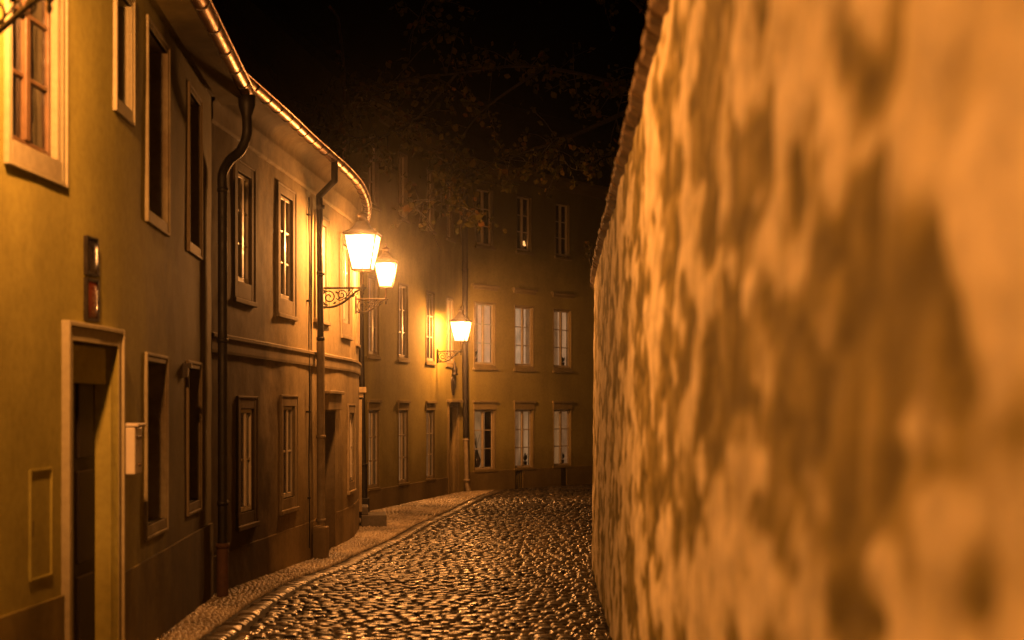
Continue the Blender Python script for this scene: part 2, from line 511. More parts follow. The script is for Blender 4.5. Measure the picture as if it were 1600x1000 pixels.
def window(house, fac, u0, u1, z0, z1, trim, sash_mat, rows=3, depth=.14, sur=(.12, .12, .12), proud=.035, sill=.07,
           back='dark', folds=True, lintel=0, lip=True, crown=False, drape=None):
    """window part (surround + reveals) with sash, pane, sill and curtain as its sub-parts; u0..z1 is the clear opening"""
    sw, st, sb = sur
    mb = MB()
    if proud > 0:
        fac.box(mb, u0 - sw, u0, z0 - sb, z1 + st, -.03, proud)
        fac.box(mb, u1, u1 + sw, z0 - sb, z1 + st, -.03, proud)
        fac.box(mb, u0, u1, z1, z1 + st, -.03, proud - .002)
        if sb > 0: fac.box(mb, u0, u1, z0 - sb, z0, -.03, proud - .002)
        if lip:
            e = .035
            fac.box(mb, u0 - sw - e, u0 - sw, z0 - sb - e, z1 + st + e, -.03, proud + .012)
            fac.box(mb, u1 + sw, u1 + sw + e, z0 - sb - e, z1 + st + e, -.03, proud + .012)
            fac.box(mb, u0 - sw, u1 + sw, z1 + st, z1 + st + e, -.03, proud + .010)
            if sb > 0: fac.box(mb, u0 - sw, u1 + sw, z0 - sb - e, z0 - sb, -.03, proud + .010)
    if crown:
        fac.box(mb, u0 - sw - .1, u1 + sw + .1, z1 + st + .45, z1 + st + .52, -.03, .09)
        fac.box(mb, u0 - sw - .04, u1 + sw + .04, z1 + st + .36, z1 + st + .45, -.03, .05)
    if lintel:
        fac.box(mb, u0 - .06, u1 + .06, z1 + .01, z1 + lintel, -.03, .03)
        fac.box(mb, u0 - .10, u1 + .10, z1 + lintel, z1 + lintel + .07, -.03, .07)
    lining(fac, mb, u0, u1, z0, z1, max(proud - .004, 0), depth)
    w = mb.build('window', trim, house)
    bevel(w, .008, 2)
    # sash
    s = MB()
    fw, d0, d1 = .055, -depth - .05, -depth
    fac.box(s, u0 + .003, u0 + fw, z0 + .003, z1 - .003, d0, d1)
    fac.box(s, u1 - fw, u1 - .003, z0 + .003, z1 - .003, d0, d1)
    fac.box(s, u0 + fw, u1 - fw, z0 + .003, z0 + fw + .02, d0, d1 - .002)
    fac.box(s, u0 + fw, u1 - fw, z1 - fw, z1 - .003, d0, d1 - .002)
    uc = (u0 + u1) / 2
    two = (u1 - u0) > .55
    if two: fac.box(s, uc - .04, uc + .04, z0 + fw + .02, z1 - fw, d0, d1 + .012)
    zb, zt = z0 + fw + .02, z1 - fw
    halves = [(u0 + fw, uc - .04), (uc + .04, u1 - fw)] if two else [(u0 + fw, u1 - fw)]
    for k in range(1, rows):
        zz = zb + (zt - zb) * k / rows
        for a, b in halves: fac.box(s, a, b, zz - .016, zz + .016, d0 + .008, d1 - .006)
    bevel(s.build('sash', sash_mat, w), .006, 2)
    # panes, each very slightly out of true
    p = MB()
    for a, b in halves:
        for k in range(rows):
            za, zc = zb + (zt - zb) * k / rows, zb + (zt - zb) * (k + 1) / rows
            dd = [-depth - .028 + random.uniform(-.0025, .0025) for _ in range(3)]
            dd.append(dd[0] + dd[2] - dd[1])
            p.quad(fac.F(a, za, dd[0]), fac.F(b, za, dd[1]), fac.F(b, zc, dd[2]), fac.F(a, zc, dd[3]))
    p.build('pane', M['glass'], w)
    # sill
    if sill:
        sl = MB()
        fac.box(sl, u0 - sw - .05, u1 + sw + .05, z0 - sb - .075, z0 - sb - .005 if sb else z0 - .004, -.02, proud + sill)
        bevel(sl.build('sill', trim, w), .012, 3)
    # what hangs or stands behind the glass
    c = MB()
    n = 28
    vs = []
    for k in range(n + 1):
        u = u0 + (u1 - u0) * k / n
        o = -depth - .13 + (.022 * math.sin(k * 1.9 + u * 7) + .012 * math.sin(k * .7) if folds else 0)
        vs += [fac.F(u, z0, o), fac.F(u, z1, o)]
    c.add(vs, [(2 * k, 2 * k + 2, 2 * k + 3, 2 * k + 1) for k in range(n)], True)
    c.build('curtain', M[back], w)
    if drape:
        side, frac, mat = drape
        dmb = MB(); n = 14; vs = []
        for k in range(n + 1):
            f_ = frac * k / n
            u = u0 + (u1 - u0) * f_ if side < 0 else u1 - (u1 - u0) * f_
            o = -depth - .085 + .018 * math.sin(k * 2.1)
            vs += [fac.F(u, z0, o), fac.F(u, z1, o)]
        dmb.add(vs, [(2 * k, 2 * k + 2, 2 * k + 3, 2 * k + 1) for k in range(n)], True)
        dmb.build('drape', M[mat], w)
    return w


def ring_gutter(house, fac, u0, u1, o, z, r, seed, spacing=.55):
    """half-round gutter with joint straps as sub-parts"""
    mb = MB()
    out, inn = [], []
    for k in range(13):
        a = math.pi + math.pi * k / 12
        out.append((o + r * math.cos(a), z + r * math.sin(a)))
        inn.append((o + (r - .006) * math.cos(a), z + (r - .006) * math.sin(a)))
    bead = [(o + r + .008 + .011 * math.cos(a), z + .011 * math.sin(a)) for a in [math.pi * 2 * k / 8 for k in range(8)]]
    fac.profile(mb, u0, u1, out + inn[::-1], .12, True, True)
    fac.profile(mb, u0, u1, bead, .12, True, True)
    gut = mb.build('gutter', M['copper'], house)
    u = u0 + .12
    while u < u1 - .05:
        st = MB()
        pr = [(o + (r + .009) * math.cos(math.pi + math.pi * k / 12), z + (r + .009) * math.sin(math.pi + math.pi * k / 12)) for k in range(13)]
        pr += [(o + (r + .001) * math.cos(math.pi + math.pi * k / 12), z + (r + .001) * math.sin(math.pi + math.pi * k / 12)) for k in range(12, -1, -1)]
        fac.profile(st, u, u + .022, pr, .05, False, True)
        st.build('gutter_bracket', M['frame_dark'], gut)
        u += spacing * random.uniform(.75, 1.15)
    return gut


def pipe_rings(mb, x, y, zs, r):
    for z in zs:
        mb.lathe((x, y, z), [(r, -.03), (r + .014, -.028), (r + .014, .028), (r, .03)], 14)


# ---- plan lines of the three house fronts
B1 = Facade(cat_rom([(-3.77, 4), (-3.53, 8), (-3.385, 10.5), (-3.322, 11.9), (-3.432, 13.69), (-3.606, 16.1), (-3.70, 17.5)]))
B2 = Facade(cat_rom([(-3.75, 17.6), (-3.566, 20), (-3.336, 23), (-3.19, 25), (-3.065, 27), (-3.11, 28.5), (-3.23, 30), (-3.42, 31.5), (-3.58, 32.5)]))
G2 = Facade(cat_rom([(-3.36, 17.3), (-3.25, 18.7), (-3.15, 20), (-3.07, 21.3), (-2.965, 22.7), (-2.885, 23.7), (-2.83, 24.7), (-2.80, 25.9), (-2.87, 27.8), (-3.02, 29.5), (-3.2, 31), (-3.35, 32)], 6))


def over2(u):
    p = Vector(B2.F(u, 0, 0)).to_2d()
    return min((p - q).length for q in G2.P)
B3 = Facade([(-4.875, 28.3), (-4.4, 30.3), (-3.9, 32.42), (-3.4, 34.54), (-2.9, 36.66), (-2.4, 38.78), (-1.9, 40.9), (-1.62, 42.08),
             (-1.36, 42.62), (-.52, 43.67), (1.0, 45.55), (2.57, 47.5), (4.5, 49.9), (6.6, 52.5)])
# B3 arc lengths: shift so that the earlier measurements still hold
A3 = (Vector((-4.4, 30.3)) - Vector((-4.875, 28.3))).length      # s of (-4.4,30.3)
K3 = A3 + (Vector((-1.546, 42.4)) - Vector((-4.4, 30.3))).length - .05   # s of the corner


def shell(fac, house, z_eave, mat_roof, back=5.0, rise=3.6, over=.45, wall=None, ua=0.0):
    """closed gable ends, rear wall and the roof slope"""
    n = 40
    r = MB()
    us = [ua + (fac.L - ua) * k / n for k in range(n + 1)]
    vs = []
    for u in us:
        vs += [fac.F(u, z_eave + .06, over), fac.F(u, z_eave + rise, -back * .5), fac.F(u, z_eave - .02, -back - .2)]
    fs = []
    for k in range(n):
        for j in range(2):
            fs.append((3 * k + j, 3 * k + 3 + j, 3 * k + 4 + j, 3 * k + 1 + j))
    r.add(vs, fs)
    r.build('roof', mat_roof, house)
    w = MB()
    for u in (ua + .01, fac.L - .01):
        a = [fac.F(u, -.3, -.02), fac.F(u, z_eave, -.02), fac.F(u, z_eave + rise - .08, -back * .5), fac.F(u, z_eave - .1, -back), fac.F(u, -.3, -back)]
        w.add(a, [(0, 1, 2, 3, 4)])
    for k in range(n):
        a, b = us[k], us[k + 1]
        w.quad(fac.F(a, -.3, -back), fac.F(b, -.3, -back), fac.F(b, z_eave - .06, -back), fac.F(a, z_eave - .06, -back))
    w.build('rear_wall', wall, house)


# ================================================================== house 1 (ochre, nearest)
h1 = empty('townhouse', (-3.6, 10, g(10)), 'ochre plastered townhouse nearest on the left, with dark doorway and cream window surrounds', 'house')
T1 = dict(trim=M['trim'], sash_mat=M['frame_dark'], depth=.2, proud=.018, sill=0)
op1 = [(5.73, 6.65, 4.30, 6.25), (7.95, 8.48, 5.07, 5.98), (9.27, 10.32, 4.32, 6.03), (11.76, 12.58, 4.32, 5.98),
       (9.20, 10.22, 1.37, 2.90), (11.67, 12.53, 1.41, 2.91), (6.79, 7.87, .2, 2.97)]
U1 = -8.0
wall_mesh(B1, op1, -.2, 6.45, U1, B1.L, 1.0).build('wall', M['ochre'], h1)
window(h1, B1, *op1[0], **{**T1, 'sash_mat': M['frame_brown'], 'depth': .07}, rows=4, sur=(.06, .06, .15), back='amber_net')
for o in op1[1:4]: window(h1, B1, *o, **T1, rows=2 if o[3] - o[2] < 1.2 else 3, sur=(.05, .05, .09), back='dark')
for o in op1[4:6]: window(h1, B1, *o, **T1, rows=3, sur=(.04, .05, .10), back='dark')


def doorway(house, fac, u0, u1, z0, z1, trim, leaf_mat_, depth=.3, sw=.15, st=.16, proud=.045, panels=(2, 3), knob=True, jamb=None):
    d = MB()
    if sw:
        fac.box(d, u0 - sw, u0, z0 - .1, z1 + st, -.03, proud)
        fac.box(d, u1, u1 + sw, z0 - .1, z1 + st, -.03, proud)
        fac.box(d, u0, u1, z1, z1 + st, -.03, proud - .002)
        e = .04
        fac.box(d, u0 - sw - e, u0 - sw, z0 - .1, z1 + st + e, -.03, proud + .022)
        fac.box(d, u1 + sw, u1 + sw + e, z0 - .1, z1 + st + e, -.03, proud + .022)
        fac.box(d, u0 - sw, u1 + sw, z1 + st, z1 + st + e, -.03, proud + .02)
    fr = d.build('door_frame', trim, house) if sw else None
    if fr: bevel(fr, .008, 2)
    dl = MB()
    lining(fac, dl, u0, u1, z0 - .1, z1, max(0, proud - .004) if sw else 0, depth - .25)
    dl.build('door_reveal', jamb or trim, house)
    lf = MB()
    fac.box(lf, u0 + .004, u1 - .004, z0, z1 - .004, -depth - .05, -depth)
    nx, nz = panels
    for i in range(nx):
        for j in range(nz):
            a = u0 + .09 + (u1 - u0 - .18) * i / nx + .04
            b = u0 + .09 + (u1 - u0 - .18) * (i + 1) / nx - .04
            c = z0 + .12 + (z1 - z0 - .24) * j / nz + .05
            e2 = z0 + .12 + (z1 - z0 - .24) * (j + 1) / nz - .05
            fac.box(lf, a, b, c, e2, -depth - .01, -depth + .022)
    leaf = lf.build('door', leaf_mat_, house)
    bevel(leaf, .012, 2)
    if knob:
        k = MB()
        c = Vector(fac.F(u1 - .1, z0 + 1.05, -depth + .05))
        k.lathe(c, [(.0, -.03), (.028, -.02), (.034, 0), (.028, .02), (0, .03)], 12)
        k.tube([fac.F(u1 - .1, z0 + 1.05, -depth), c], .012, 8)
        k.build('handle', M['lamp_metal'], leaf)
    return leaf


doorway(h1, B1, *op1[6], M['trim'], M['door_wood'], depth=.15, sw=.09, st=.11, jamb=M['ochre'], knob=False)
# lintel board inside the door opening (transom)
tr = MB(); B1.box(tr, 6.795, 7.865, 2.66, 2.965, -.148, -.06); bevel(tr.build('transom', M['ochre'], h1), .01)
pl = MB()
for a, b in ((U1, 6.66), (8.0, B1.L - .02)): B1.box(pl, a, b, -.2, 1.06, -.03, .028, .3)
pl.build('plinth', M['ochre_base'], h1)
# flush meter hatch in the plaster
ht = MB()
B1.box(ht, 6.05, 6.43, 1.25, 2.01, -.02, .006)
B1.box(ht, 6.035, 6.05, 1.235, 2.025, -.02, .022); B1.box(ht, 6.43, 6.445, 1.235, 2.025, -.02, .022)
B1.box(ht, 6.05, 6.43, 2.01, 2.025, -.02, .021); B1.box(ht, 6.05, 6.43, 1.235, 1.25, -.02, .021)
htc = ht.build('meter_hatch', M['ochre'], h1)
hk = MB(); B1.box(hk, 6.09, 6.105, 1.58, 1.66, .0, .014); hk.build('latch', M['ochre_base'], htc)
ct = MB(); B1.box(ct, 11.33, 11.36, 2.80, 2.95, -.02, .06); B1.box(ct, 11.33, 11.36, 2.90, 2.95, .06, .1); ct.build('shutter_catch', M['iron'], h1)
# eaves: boarded soffit, gutter, hopper and downspout
sf = MB()
B1.profile(sf, U1, B1.L, [(0, 6.30), (.06, 6.30), (.06, 6.40), (.12, 6.42), (.12, 6.20), (.42, 6.22), (.42, 6.32), (.0, 6.36)], .3)
sf.build('soffit', M['ochre_base'], h1)
ring_gutter(h1, B1, -2, B1.L - .25, .46, 6.33, .088, 1, .8)
dp = MB()
e0 = Vector(B1.F(B1.L - .32, 6.27, .47))
dp.lathe((e0.x, e0.y, 5.98), [(.05, -.04), (.055, 0), (.10, .14), (.105, .27), (.09, .275)], 16)
q = Vector(B1.F(B1.L - .02, 0, .14))
pth = cat_rom([(e0.x, e0.y, 5.98), (e0.x, e0.y, 5.78), ((e0.x * .75 + q.x * .25), (e0.y * .75 + q.y * .25), 5.60), (e0.x * .3 + q.x * .7, e0.y * .3 + q.y * .7, 5.50), (q.x, q.y, 5.34), (q.x, q.y, 5.1)], 6)
dp.tube(pth + [(q.x, q.y, .75)], .06, 12)
pipe_rings(dp, q.x, q.y, [5.15, 3.3, 1.3], .055)
dpo = dp.build('downspout', M['pipe'], h1)
db = MB(); db.tube([(q.x, q.y, g(17.4) - .05), (q.x, q.y, .8)], .072, 14); pipe_rings(db, q.x, q.y, [.78], .072); db.build('cast_iron_foot', M['terracotta'], dpo)
shell(B1, h1, 6.36, M['tile'], wall=M['ochre_base'], ua=U1)

# ================================================================== house 2 (pale, curved)
h2 = empty('townhouse', (-3.4, 24, g(24)), 'pale low townhouse with curved front, wide coved eaves and string course', 'house')
op2u = [(1.27, 1.97, 4.16, 5.62), (3.64, 4.44, 4.12, 5.68), (6.24, 7.02, 4.2, 5.6), (8.5, 9.25, 4.05, 5.5), (10.75, 11.4, 4.0, 5.4)]
op2l = [(1.42, 2.12, 1.06, 2.46), (3.82, 4.58, 1.10, 2.50), (9.2, 9.9, 1.08, 2.38)]
op2d = [(6.95, 7.8, .0, 2.42), (12.2, 13.1, .42, 2.5)]
wall_mesh(B2, op2u + op2l + op2d, -.2, 6.42, .0, B2.L, 5.0, .022).build('wall', M['pale'], h2)
T2 = dict(trim=M['trim_b2'], sash_mat=M['frame_white'], depth=.02, proud=.022, rows=3)
for k, o in enumerate(op2u):
    window(h2, B2, *o, **T2, sur=(.16, .13, .22), sill=.03, back=['netting', 'curtain', 'curtain', 'netting', 'netting'][k])
for k, o in enumerate(op2l):
    window(h2, B2, *o, **{**T2, 'rows': 2}, sur=(.14, .14, .16), sill=.03, back=['netting', 'netting', 'dark'][k])
doorway(h2, B2, *op2d[0], M['trim_b2'], M['door_wood'], depth=.34, sw=0, panels=(1, 3))
doorway(h2, B2, *op2d[1], M['trim_b2'], M['door_wood'], depth=.2, sw=.12, st=.12, panels=(1, 3))
lt = MB()
B2.box(lt, 6.8, 7.95, 2.44, 2.72, -.02, .10); B2.box(lt, 6.76, 7.99, 2.72, 2.78, -.02, .14)
bevel(lt.build('door_hood', M['trim_b2'], h2), .012)
lt = MB()
B2.box(lt, 12.0, 13.3, 2.80, 2.92, -.02, .16); B2.box(lt, 12.05, 13.25, 2.70, 2.80, -.02, .10)
bevel(lt.build('door_hood', M['trim_b2'], h2), .012)
bd = MB()
B2.profile(bd, .02, B2.L - .02, [(-.02, 3.16), (.03, 3.165), (.035, 3.2), (.035, 3.33), (.06, 3.36), (.06, 3.40), (-.02, 3.43)], .3)
bd.build('string_course', M['trim_b2'], h2)
pl = MB()
for a, b in ((.02, 6.85), (7.9, 12.0), (13.3, B2.L - .02)): B2.box(pl, a, b, -.2, .62, -.03, .010, .3)
bevel(pl.build('plinth', M['pale'], h2), .015)
cv = MB()
prof = [(-.02, 6.02), (.03, 6.02), (.05, 6.06), (.05, 6.26), (.075, 6.28), (.075, 6.33)]
prof += [(.075 + .42 * (1 - math.cos(a)), 6.33 + .22 * math.sin(a)) for a in [math.pi / 2 * k / 8 for k in range(1, 9)]]
prof += [(.52, 6.56), (.52, 6.60), (-.02, 6.66)]
n = 60
vs, m = [], len(prof)
for k in range(n + 1):
    u = .0 + B2.L * k / n
    for j, (o, z) in enumerate(prof):
        wv = wav(u * 2.2, z + o, 3, .02) if 5 < j < m - 3 else 0
        vs.append(B2.F(u, z + wv, o if o < .08 else .075 + (o - .075) * max(.15, min(1, (over2(u) - .155) / .445))))
cv.add(vs, [(i * m + k, (i + 1) * m + k, (i + 1) * m + k + 1, i * m + k + 1) for i in range(n) for k in range(m - 1)], True)
cvo = cv.build('coved_eaves', M['pale'], h2)
for p_ in cvo.data.polygons: p_.use_smooth = True
ring_gutter(h2, G2, .1, G2.L - .3, .0, 6.58, .085, 2, .62)
# square-section swan neck and downspout in front of the string course
dp = MB()
ug, up = 5.75, 5.95
og = over2(ug)


def strut(mb, P, w=.055):
    for a, b in zip(P, P[1:]):
        mb.tube([a, b], w, 10)
        mb.lathe(b, [(0, -w * 1.05), (w * .8, -w * .7), (w * 1.06, 0), (w * .8, w * .7), (0, w * 1.05)], 10)


strut(dp, [B2.F(ug, 6.53, og), B2.F(ug, 6.20, og), B2.F(up, 5.98, .11), B2.F(up, 3.60, .13)])
c = B2.F(up, 0, .13)
pipe_rings(dp, c[0], c[1], [5.8, 4.7, 3.62], .055)
dpo = dp.build('downspout', M['pipe'], h2)
lo = MB()
lo.tube([B2.F(up, 3.58, .13), B2.F(up, .55, .14)], .068, 12)
pipe_rings(lo, B2.F(up, 0, .135)[0], B2.F(up, 0, .135)[1], [2.0, .62], .068)
lo.build('painted_pipe', M['pipe_pale'], dpo)
bs = MB(); B2.box(bs, up - .13, up + .13, -.05, .52, .02, .25); bevel(bs.build('pipe_pedestal', M['trim_b2'], dpo), .02)
# lightning conductor beside the downspout
lc = MB()
lc.tube([B2.F(5.52, z_, .035 + .006 * math.sin(z_ * 3)) for z_ in [.2 + .3 * k for k in range(20)]], .012, 6)
for z_ in (1.0, 2.4, 4.2, 5.6): B2.box(lc, 5.49, 5.55, z_, z_ + .03, -.02, .055)
lc.build('lightning_conductor', M['pipe'], h2)
# downspout at the far corner
dp = MB()
ue = B2.L - .22
dp.tube(cat_rom([B2.F(ue - .5, 6.52, over2(ue - .5)), B2.F(ue - .45, 6.3, over2(ue - .5)), B2.F(ue, 6.05, .2), B2.F(ue, 5.8, .09)], 6) + [B2.F(ue, 1.2, .17)], .065, 12)
dp.tube([B2.F(ue, 1.2, .17), B2.F(ue, .45, .18)], .085, 12)
cc = B2.F(ue, 0, .17); pipe_rings(dp, cc[0], cc[1], [1.2], .085)
dpo = dp.build('downspout', M['pipe'], h2)
bs = MB(); B2.box(bs, ue - .13, ue + .13, -.05, .45, .03, .3); bevel(bs.build('pipe_pedestal', M['pipe'], dpo), .02)
shell(B2, h2, 6.62, M['tile'], over=.2, wall=M['pale'])

# ================================================================== house 3 (tall, closes the lane)
h3 = empty('townhouse', (-1.5, 43, 0), 'tall olive plastered townhouse closing the end of the lane, rows of lit windows', 'house')
up_, lo_, tp_ = [], [], []
U3 = A3 + 2.75
for cu in (4.47, 6.85, 9.32, 11.32):
    u = A3 + cu
    up_.append((u - .38, u + .38, 3.80, 5.68)); tp_.append((u - .36, u + .36, 7.45, 9.1))
    if cu < 11 and cu > 3: lo_.append((u - .38, u + .38, .55, 2.42))
dr = (A3 + 11.15, A3 + 11.98, .02, 2.52)
ub, lb, tb = [], [], []
for cu, w in ((1.17, .96), (3.10, .9), (5.11, .92)):
    u = K3 + cu
    ub.append((u - w / 2, u + w / 2, 3.82, 5.68)); lb.append((u - w / 2, u + w / 2, .62, 2.44)); tb.append((u - w * .4, u + w * .4, 7.45, 9.15))
for cu in (8.0, 10.2):
    u = K3 + cu
    ub.append((u - .46, u + .46, 3.82, 5.68)); lb.append((u - .46, u + .46, .62, 2.44)); tb.append((u - .37, u + .37, 7.45, 9.15))
wall_mesh(B3, up_ + lo_ + tp_ + ub + lb + tb + [dr], -.2, 9.9, U3, B3.L, 11.0, .012, .35).build('wall', M['olive'], h3)
T3 = dict(trim=M['trim_b3'], sash_mat=M['frame_grey'], rows=3, lip=False)
for k, o in enumerate(up_):
    window(h3, B3, *o, **T3, depth=.03, sur=(.05, .05, .05), proud=.014, sill=.03, back='blind_soft')
for k, o in enumerate(lo_):
    window(h3, B3, *o, **T3, depth=.03, sur=(.03, .03, .0), proud=.012, sill=.03, back='blind_dim', lintel=.2)
for o in tp_ + tb:
    window(h3, B3, *o, **T3, depth=.09, sur=(.04, .04, .04), proud=.012, sill=.05, back='dark')
for k, o in enumerate(ub):
    window(h3, B3, *o, **T3, depth=.06, sur=(.05, .05, .1), proud=.014, sill=.06, back=['blind_bright', 'blind_bright_b', 'blind_bright_c'][k % 3], folds=k % 2 == 1, crown=True, drape=[(-1, .36, 'drape_warm'), (1, .2, 'drape_warm'), (-1, .44, 'drape_warm')][k % 3])
for k, o in enumerate(lb):
    window(h3, B3, *o, **T3, depth=.07, sur=(.04, .04, .0), proud=.012, sill=.04, back=['blind_dim', 'blind_dim_b', 'blind_dim_c'][k % 3], folds=k != 0, lintel=.22, drape=[(1, .3, 'netting'), (-1, .42, 'drape_warm'), (1, .45, 'drape_warm')][k % 3])
doorway(h3, B3, *dr, M['trim_b3'], M['door_wood'], depth=.32, sw=.1, st=.08, panels=(1, 3))
hd = MB(); B3.box(hd, dr[0] - .2, dr[1] + .2, 2.66, 2.74, -.02, .16); B3.box(hd, dr[0] - .14, dr[1] + .14, 2.60, 2.66, -.02, .10); bevel(hd.build('door_hood', M['trim_b3'], h3), .01)
slots = [(K3 + 2.62, K3 + 3.0), (K3 + 5.0, K3 + 5.3)]
pl = MB()
prev = .02
B3.box(pl, U3, dr[0] - .15, -.2, .50, -.03, .03, .5)
B3.box(pl, dr[1] + .15, K3 - .15, -.2, .50, -.03, .03, .5)
prev = K3 + .15
for a, b in slots + [(B3.L - .02, B3.L)]:
    B3.box(pl, prev, a, -.2, .58, -.03, .035, .5); prev = b
bevel(pl.build('plinth', M['olive_base'], h3), .01)
for a, b in slots:
    gr = MB(); B3.box(gr, a, b, -.2, .56, -.03, .006)
    for k in range(4): B3.box(gr, a + .03 + k * (b - a - .06) / 3.4, a + .05 + k * (b - a - .06) / 3.4, 0, .54, .006, .022)
    gr.build('cellar_grille', M['frame_dark'], h3)
cn = MB()
B3.profile(cn, U3, B3.L, [(-.02, 9.55), (.05, 9.58), (.1, 9.7), (.3, 9.82), (.32, 9.92), (-.02, 9.96)], .4)
cn.build('cornice', M['trim_b3'], h3)
dp = MB()
uu = K3 - .02
dp.tube([B3.F(uu, 9.6, .12), B3.F(uu, 3.6, .12), B3.F(uu + .06, 1.62, .12)], .085, 12)
cc = B3.F(uu, 0, .12); pipe_rings(dp, cc[0], cc[1], [8.5, 6.6, 4.6], .085)
dpo = dp.build('downspout', M['pipe'], h3)
lo = MB(); lo.tube([B3.F(uu + .06, 1.6, .12), B3.F(uu + .1, .25, .13), B3.F(uu + .12, -.05, .2)], .07, 12)
cc = B3.F(uu + .07, 0, .12); pipe_rings(lo, cc[0], cc[1], [1.55], .075); cc = B3.F(uu + .1, 0, .13); pipe_rings(lo, cc[0], cc[1], [.35], .085)
lo.build('painted_pipe', M['pipe_pale'], dpo)
shell(B3, h3, 9.9, M['slate'], back=7, rise=3.2, over=.33, wall=M['olive'], ua=U3)


# ================================================================== street lamps
def spiral(c, r0, r1, a0, turns, n=26):
    return [(c[0] + (r0 + (r1 - r0) * k / n) * math.cos(a0 + turns * 2 * math.pi * k / n), 0,
             c[1] + (r0 + (r1 - r0) * k / n) * math.sin(a0 + turns * 2 * math.pi * k / n)) for k in range(n + 1)]


def make_lamp(label):
    """local frame: wall plate at x=0, arm along +x, bar at z=0, lantern over x=ARM"""
    root = empty('street_lamp', (0, 0, 0), label, 'street lamp', 'wall mounted lanterns along the lane')
    ARM = .72
    b = MB()
    b.tube([(0, 0, 0), (ARM + .06, 0, 0)], .019, 8)
    b.lathe((ARM, 0, 0), [(0, -.13), (.012, -.12), (.022, -.09), (.012, -.07), (.03, -.04), (.034, 0), (.03, .04), (.018, .06)], 12)
    b.box(-.03, .012, -.05, .05, -.36, .07)
    # sweeping brace with big and small scrolls
    br = cat_rom([(.0, 0, -.30), (.10, 0, -.325), (.24, 0, -.31), (.40, 0, -.235), (.54, 0, -.12), (.64, 0, -.045), (ARM, 0, -.03)], 7)
    b.tube(br, [.012 + .008 * math.sin(math.pi * k / (len(br) - 1)) for k in range(len(br))], 8)
    b.tube(spiral((.145, -.155), .135, .022, math.pi * 1.45, -1.75, 34), .012, 7)
    b.tube(spiral((.36, -.115), .095, .018, math.pi * 1.7, 1.5), .010, 7)
    b.tube(spiral((.60, -.075), .055, .012, math.pi * .9, 1.35, 20), .008, 6)
    b.tube(spiral((.06, -.30), .05, .01, math.pi * .1, -1.3, 18), .009, 6)
    b.tube(cat_rom([(.27, 0, -.17), (.33, 0, -.21), (.44, 0, -.15), (.52, 0, -.06), (.56, 0, -.02)], 5), .008, 6)
    for x, z, a in ((.21, -.27, .6), (.30, -.20, 1.0), (.42, -.20, .5), (.24, -.06, -.4), (.47, -.06, .9), (.09, -.08, 2.2), (.52, -.15, .3)):
        dx, dz = math.cos(a), math.sin(a)
        L, W = .075, .022
        vs = [(x, 0, z), (x + dx * L * .5 - dz * W, .012, z + dz * L * .5 + dx * W), (x + dx * L, 0, z + dz * L), (x + dx * L * .5 + dz * W, .012, z + dz * L * .5 - dx * W),
              (x + dx * L * .5, -.014, z + dz * L * .5)]
        b.add(vs, [(0, 1, 4), (1, 2, 4), (2, 3, 4), (3, 0, 4), (0, 3, 2, 1)], True)
    b.build('bracket', M['iron'], root, (0, 0, 0))
    p = MB()
    p.lathe((ARM, 0, 0), [(.018, .04), (.016, .22), (.028, .235), (.028, .255), (.05, .27), (.05, .285), (.02, .29)], 14)
    p.build('post', M['lamp_metal'], root, (ARM, 0, 0))
    # four-sided lantern, wider at the top
    z0, z1, w0, w1 = .30, .88, .155, .265
    fr = MB()
    cor = [(1, 1), (-1, 1), (-1, -1), (1, -1)]
    for sx, sy in cor:
        fr.tube([(ARM + sx * w0, sy * w0, z0), (ARM + sx * w1, sy * w1, z1)], .013, 6)
    for z, w, r in ((z0, w0, .013), (z1, w1, .016)):
        for (ax, ay), (bx, by) in zip(cor, cor[1:] + cor[:1]):
            fr.tube([(ARM + ax * w, ay * w, z), (ARM + bx * w, by * w, z)], r, 6)
    fr.tube([(ARM - w0, 0, z0), (ARM + w0, 0, z0)], .010, 6)
    fr.tube([(ARM, -w0, z0), (ARM, w0, z0)], .010, 6)
    for sx, sy in cor:                       # little corner knobs
        fr.lathe((ARM + sx * (w1 + .012), sy * (w1 + .012), z1), [(0, -.015), (.012, 0), (.016, .02), (.006, .045), (0, .055)], 8)
    fr.build('lantern_frame', M['lamp_metal'], root, (ARM, 0, z0))
    gl = MB()
    k0, k1 = w0 - .004, w1 - .004
    for (ax, ay), (bx, by) in zip(cor, cor[1:] + cor[:1]):
        gl.quad((ARM + ax * k0, ay * k0, z0 + .012), (ARM + bx * k0, by * k0, z0 + .012), (ARM + bx * k1, by * k1, z1 - .014), (ARM + ax * k1, ay * k1, z1 - .014))
    gl.build('lantern_glass', M['lampglass'], root, (ARM, 0, z0))
    hd = MB()
    s2 = math.sqrt(2)
    hd.lathe((ARM, 0, 0), [((w1 - .004) * s2, z1 + .012), ((w1 + .03) * s2, z1 + .016), ((w1 + .03) * s2, z1 + .03), (.19 * s2, z1 + .085), (.125 * s2, z1 + .16), (.085 * s2, z1 + .235), (.07 * s2, z1 + .245)], 4, False, .5)
    hd.lathe((ARM, 0, 0), [(.095, z1 + .235), (.105, z1 + .25), (.085, z1 + .26), (.075, z1 + .32), (.10, z1 + .33), (.10, z1 + .345), (.05, z1 + .385), (.02, z1 + .40), (.018, z1 + .42), (.03, z1 + .44), (.018, z1 + .465), (0, z1 + .48)], 16)
    hd.build('hood', M['lamp_metal'], root, (ARM, 0, z1))
    bn = MB()
    bn.tube([(ARM, 0, z0), (ARM, 0, z0 + .2)], .014, 8)
    bnr = bn.build('burner', M['lamp_metal'], root, (ARM, 0, z0))
    mt = MB()
    mt.lathe((ARM, 0, z0 + .2), [(0, 0), (.03, .01), (.04, .05), (.038, .10), (.022, .14), (0, .15)], 12)
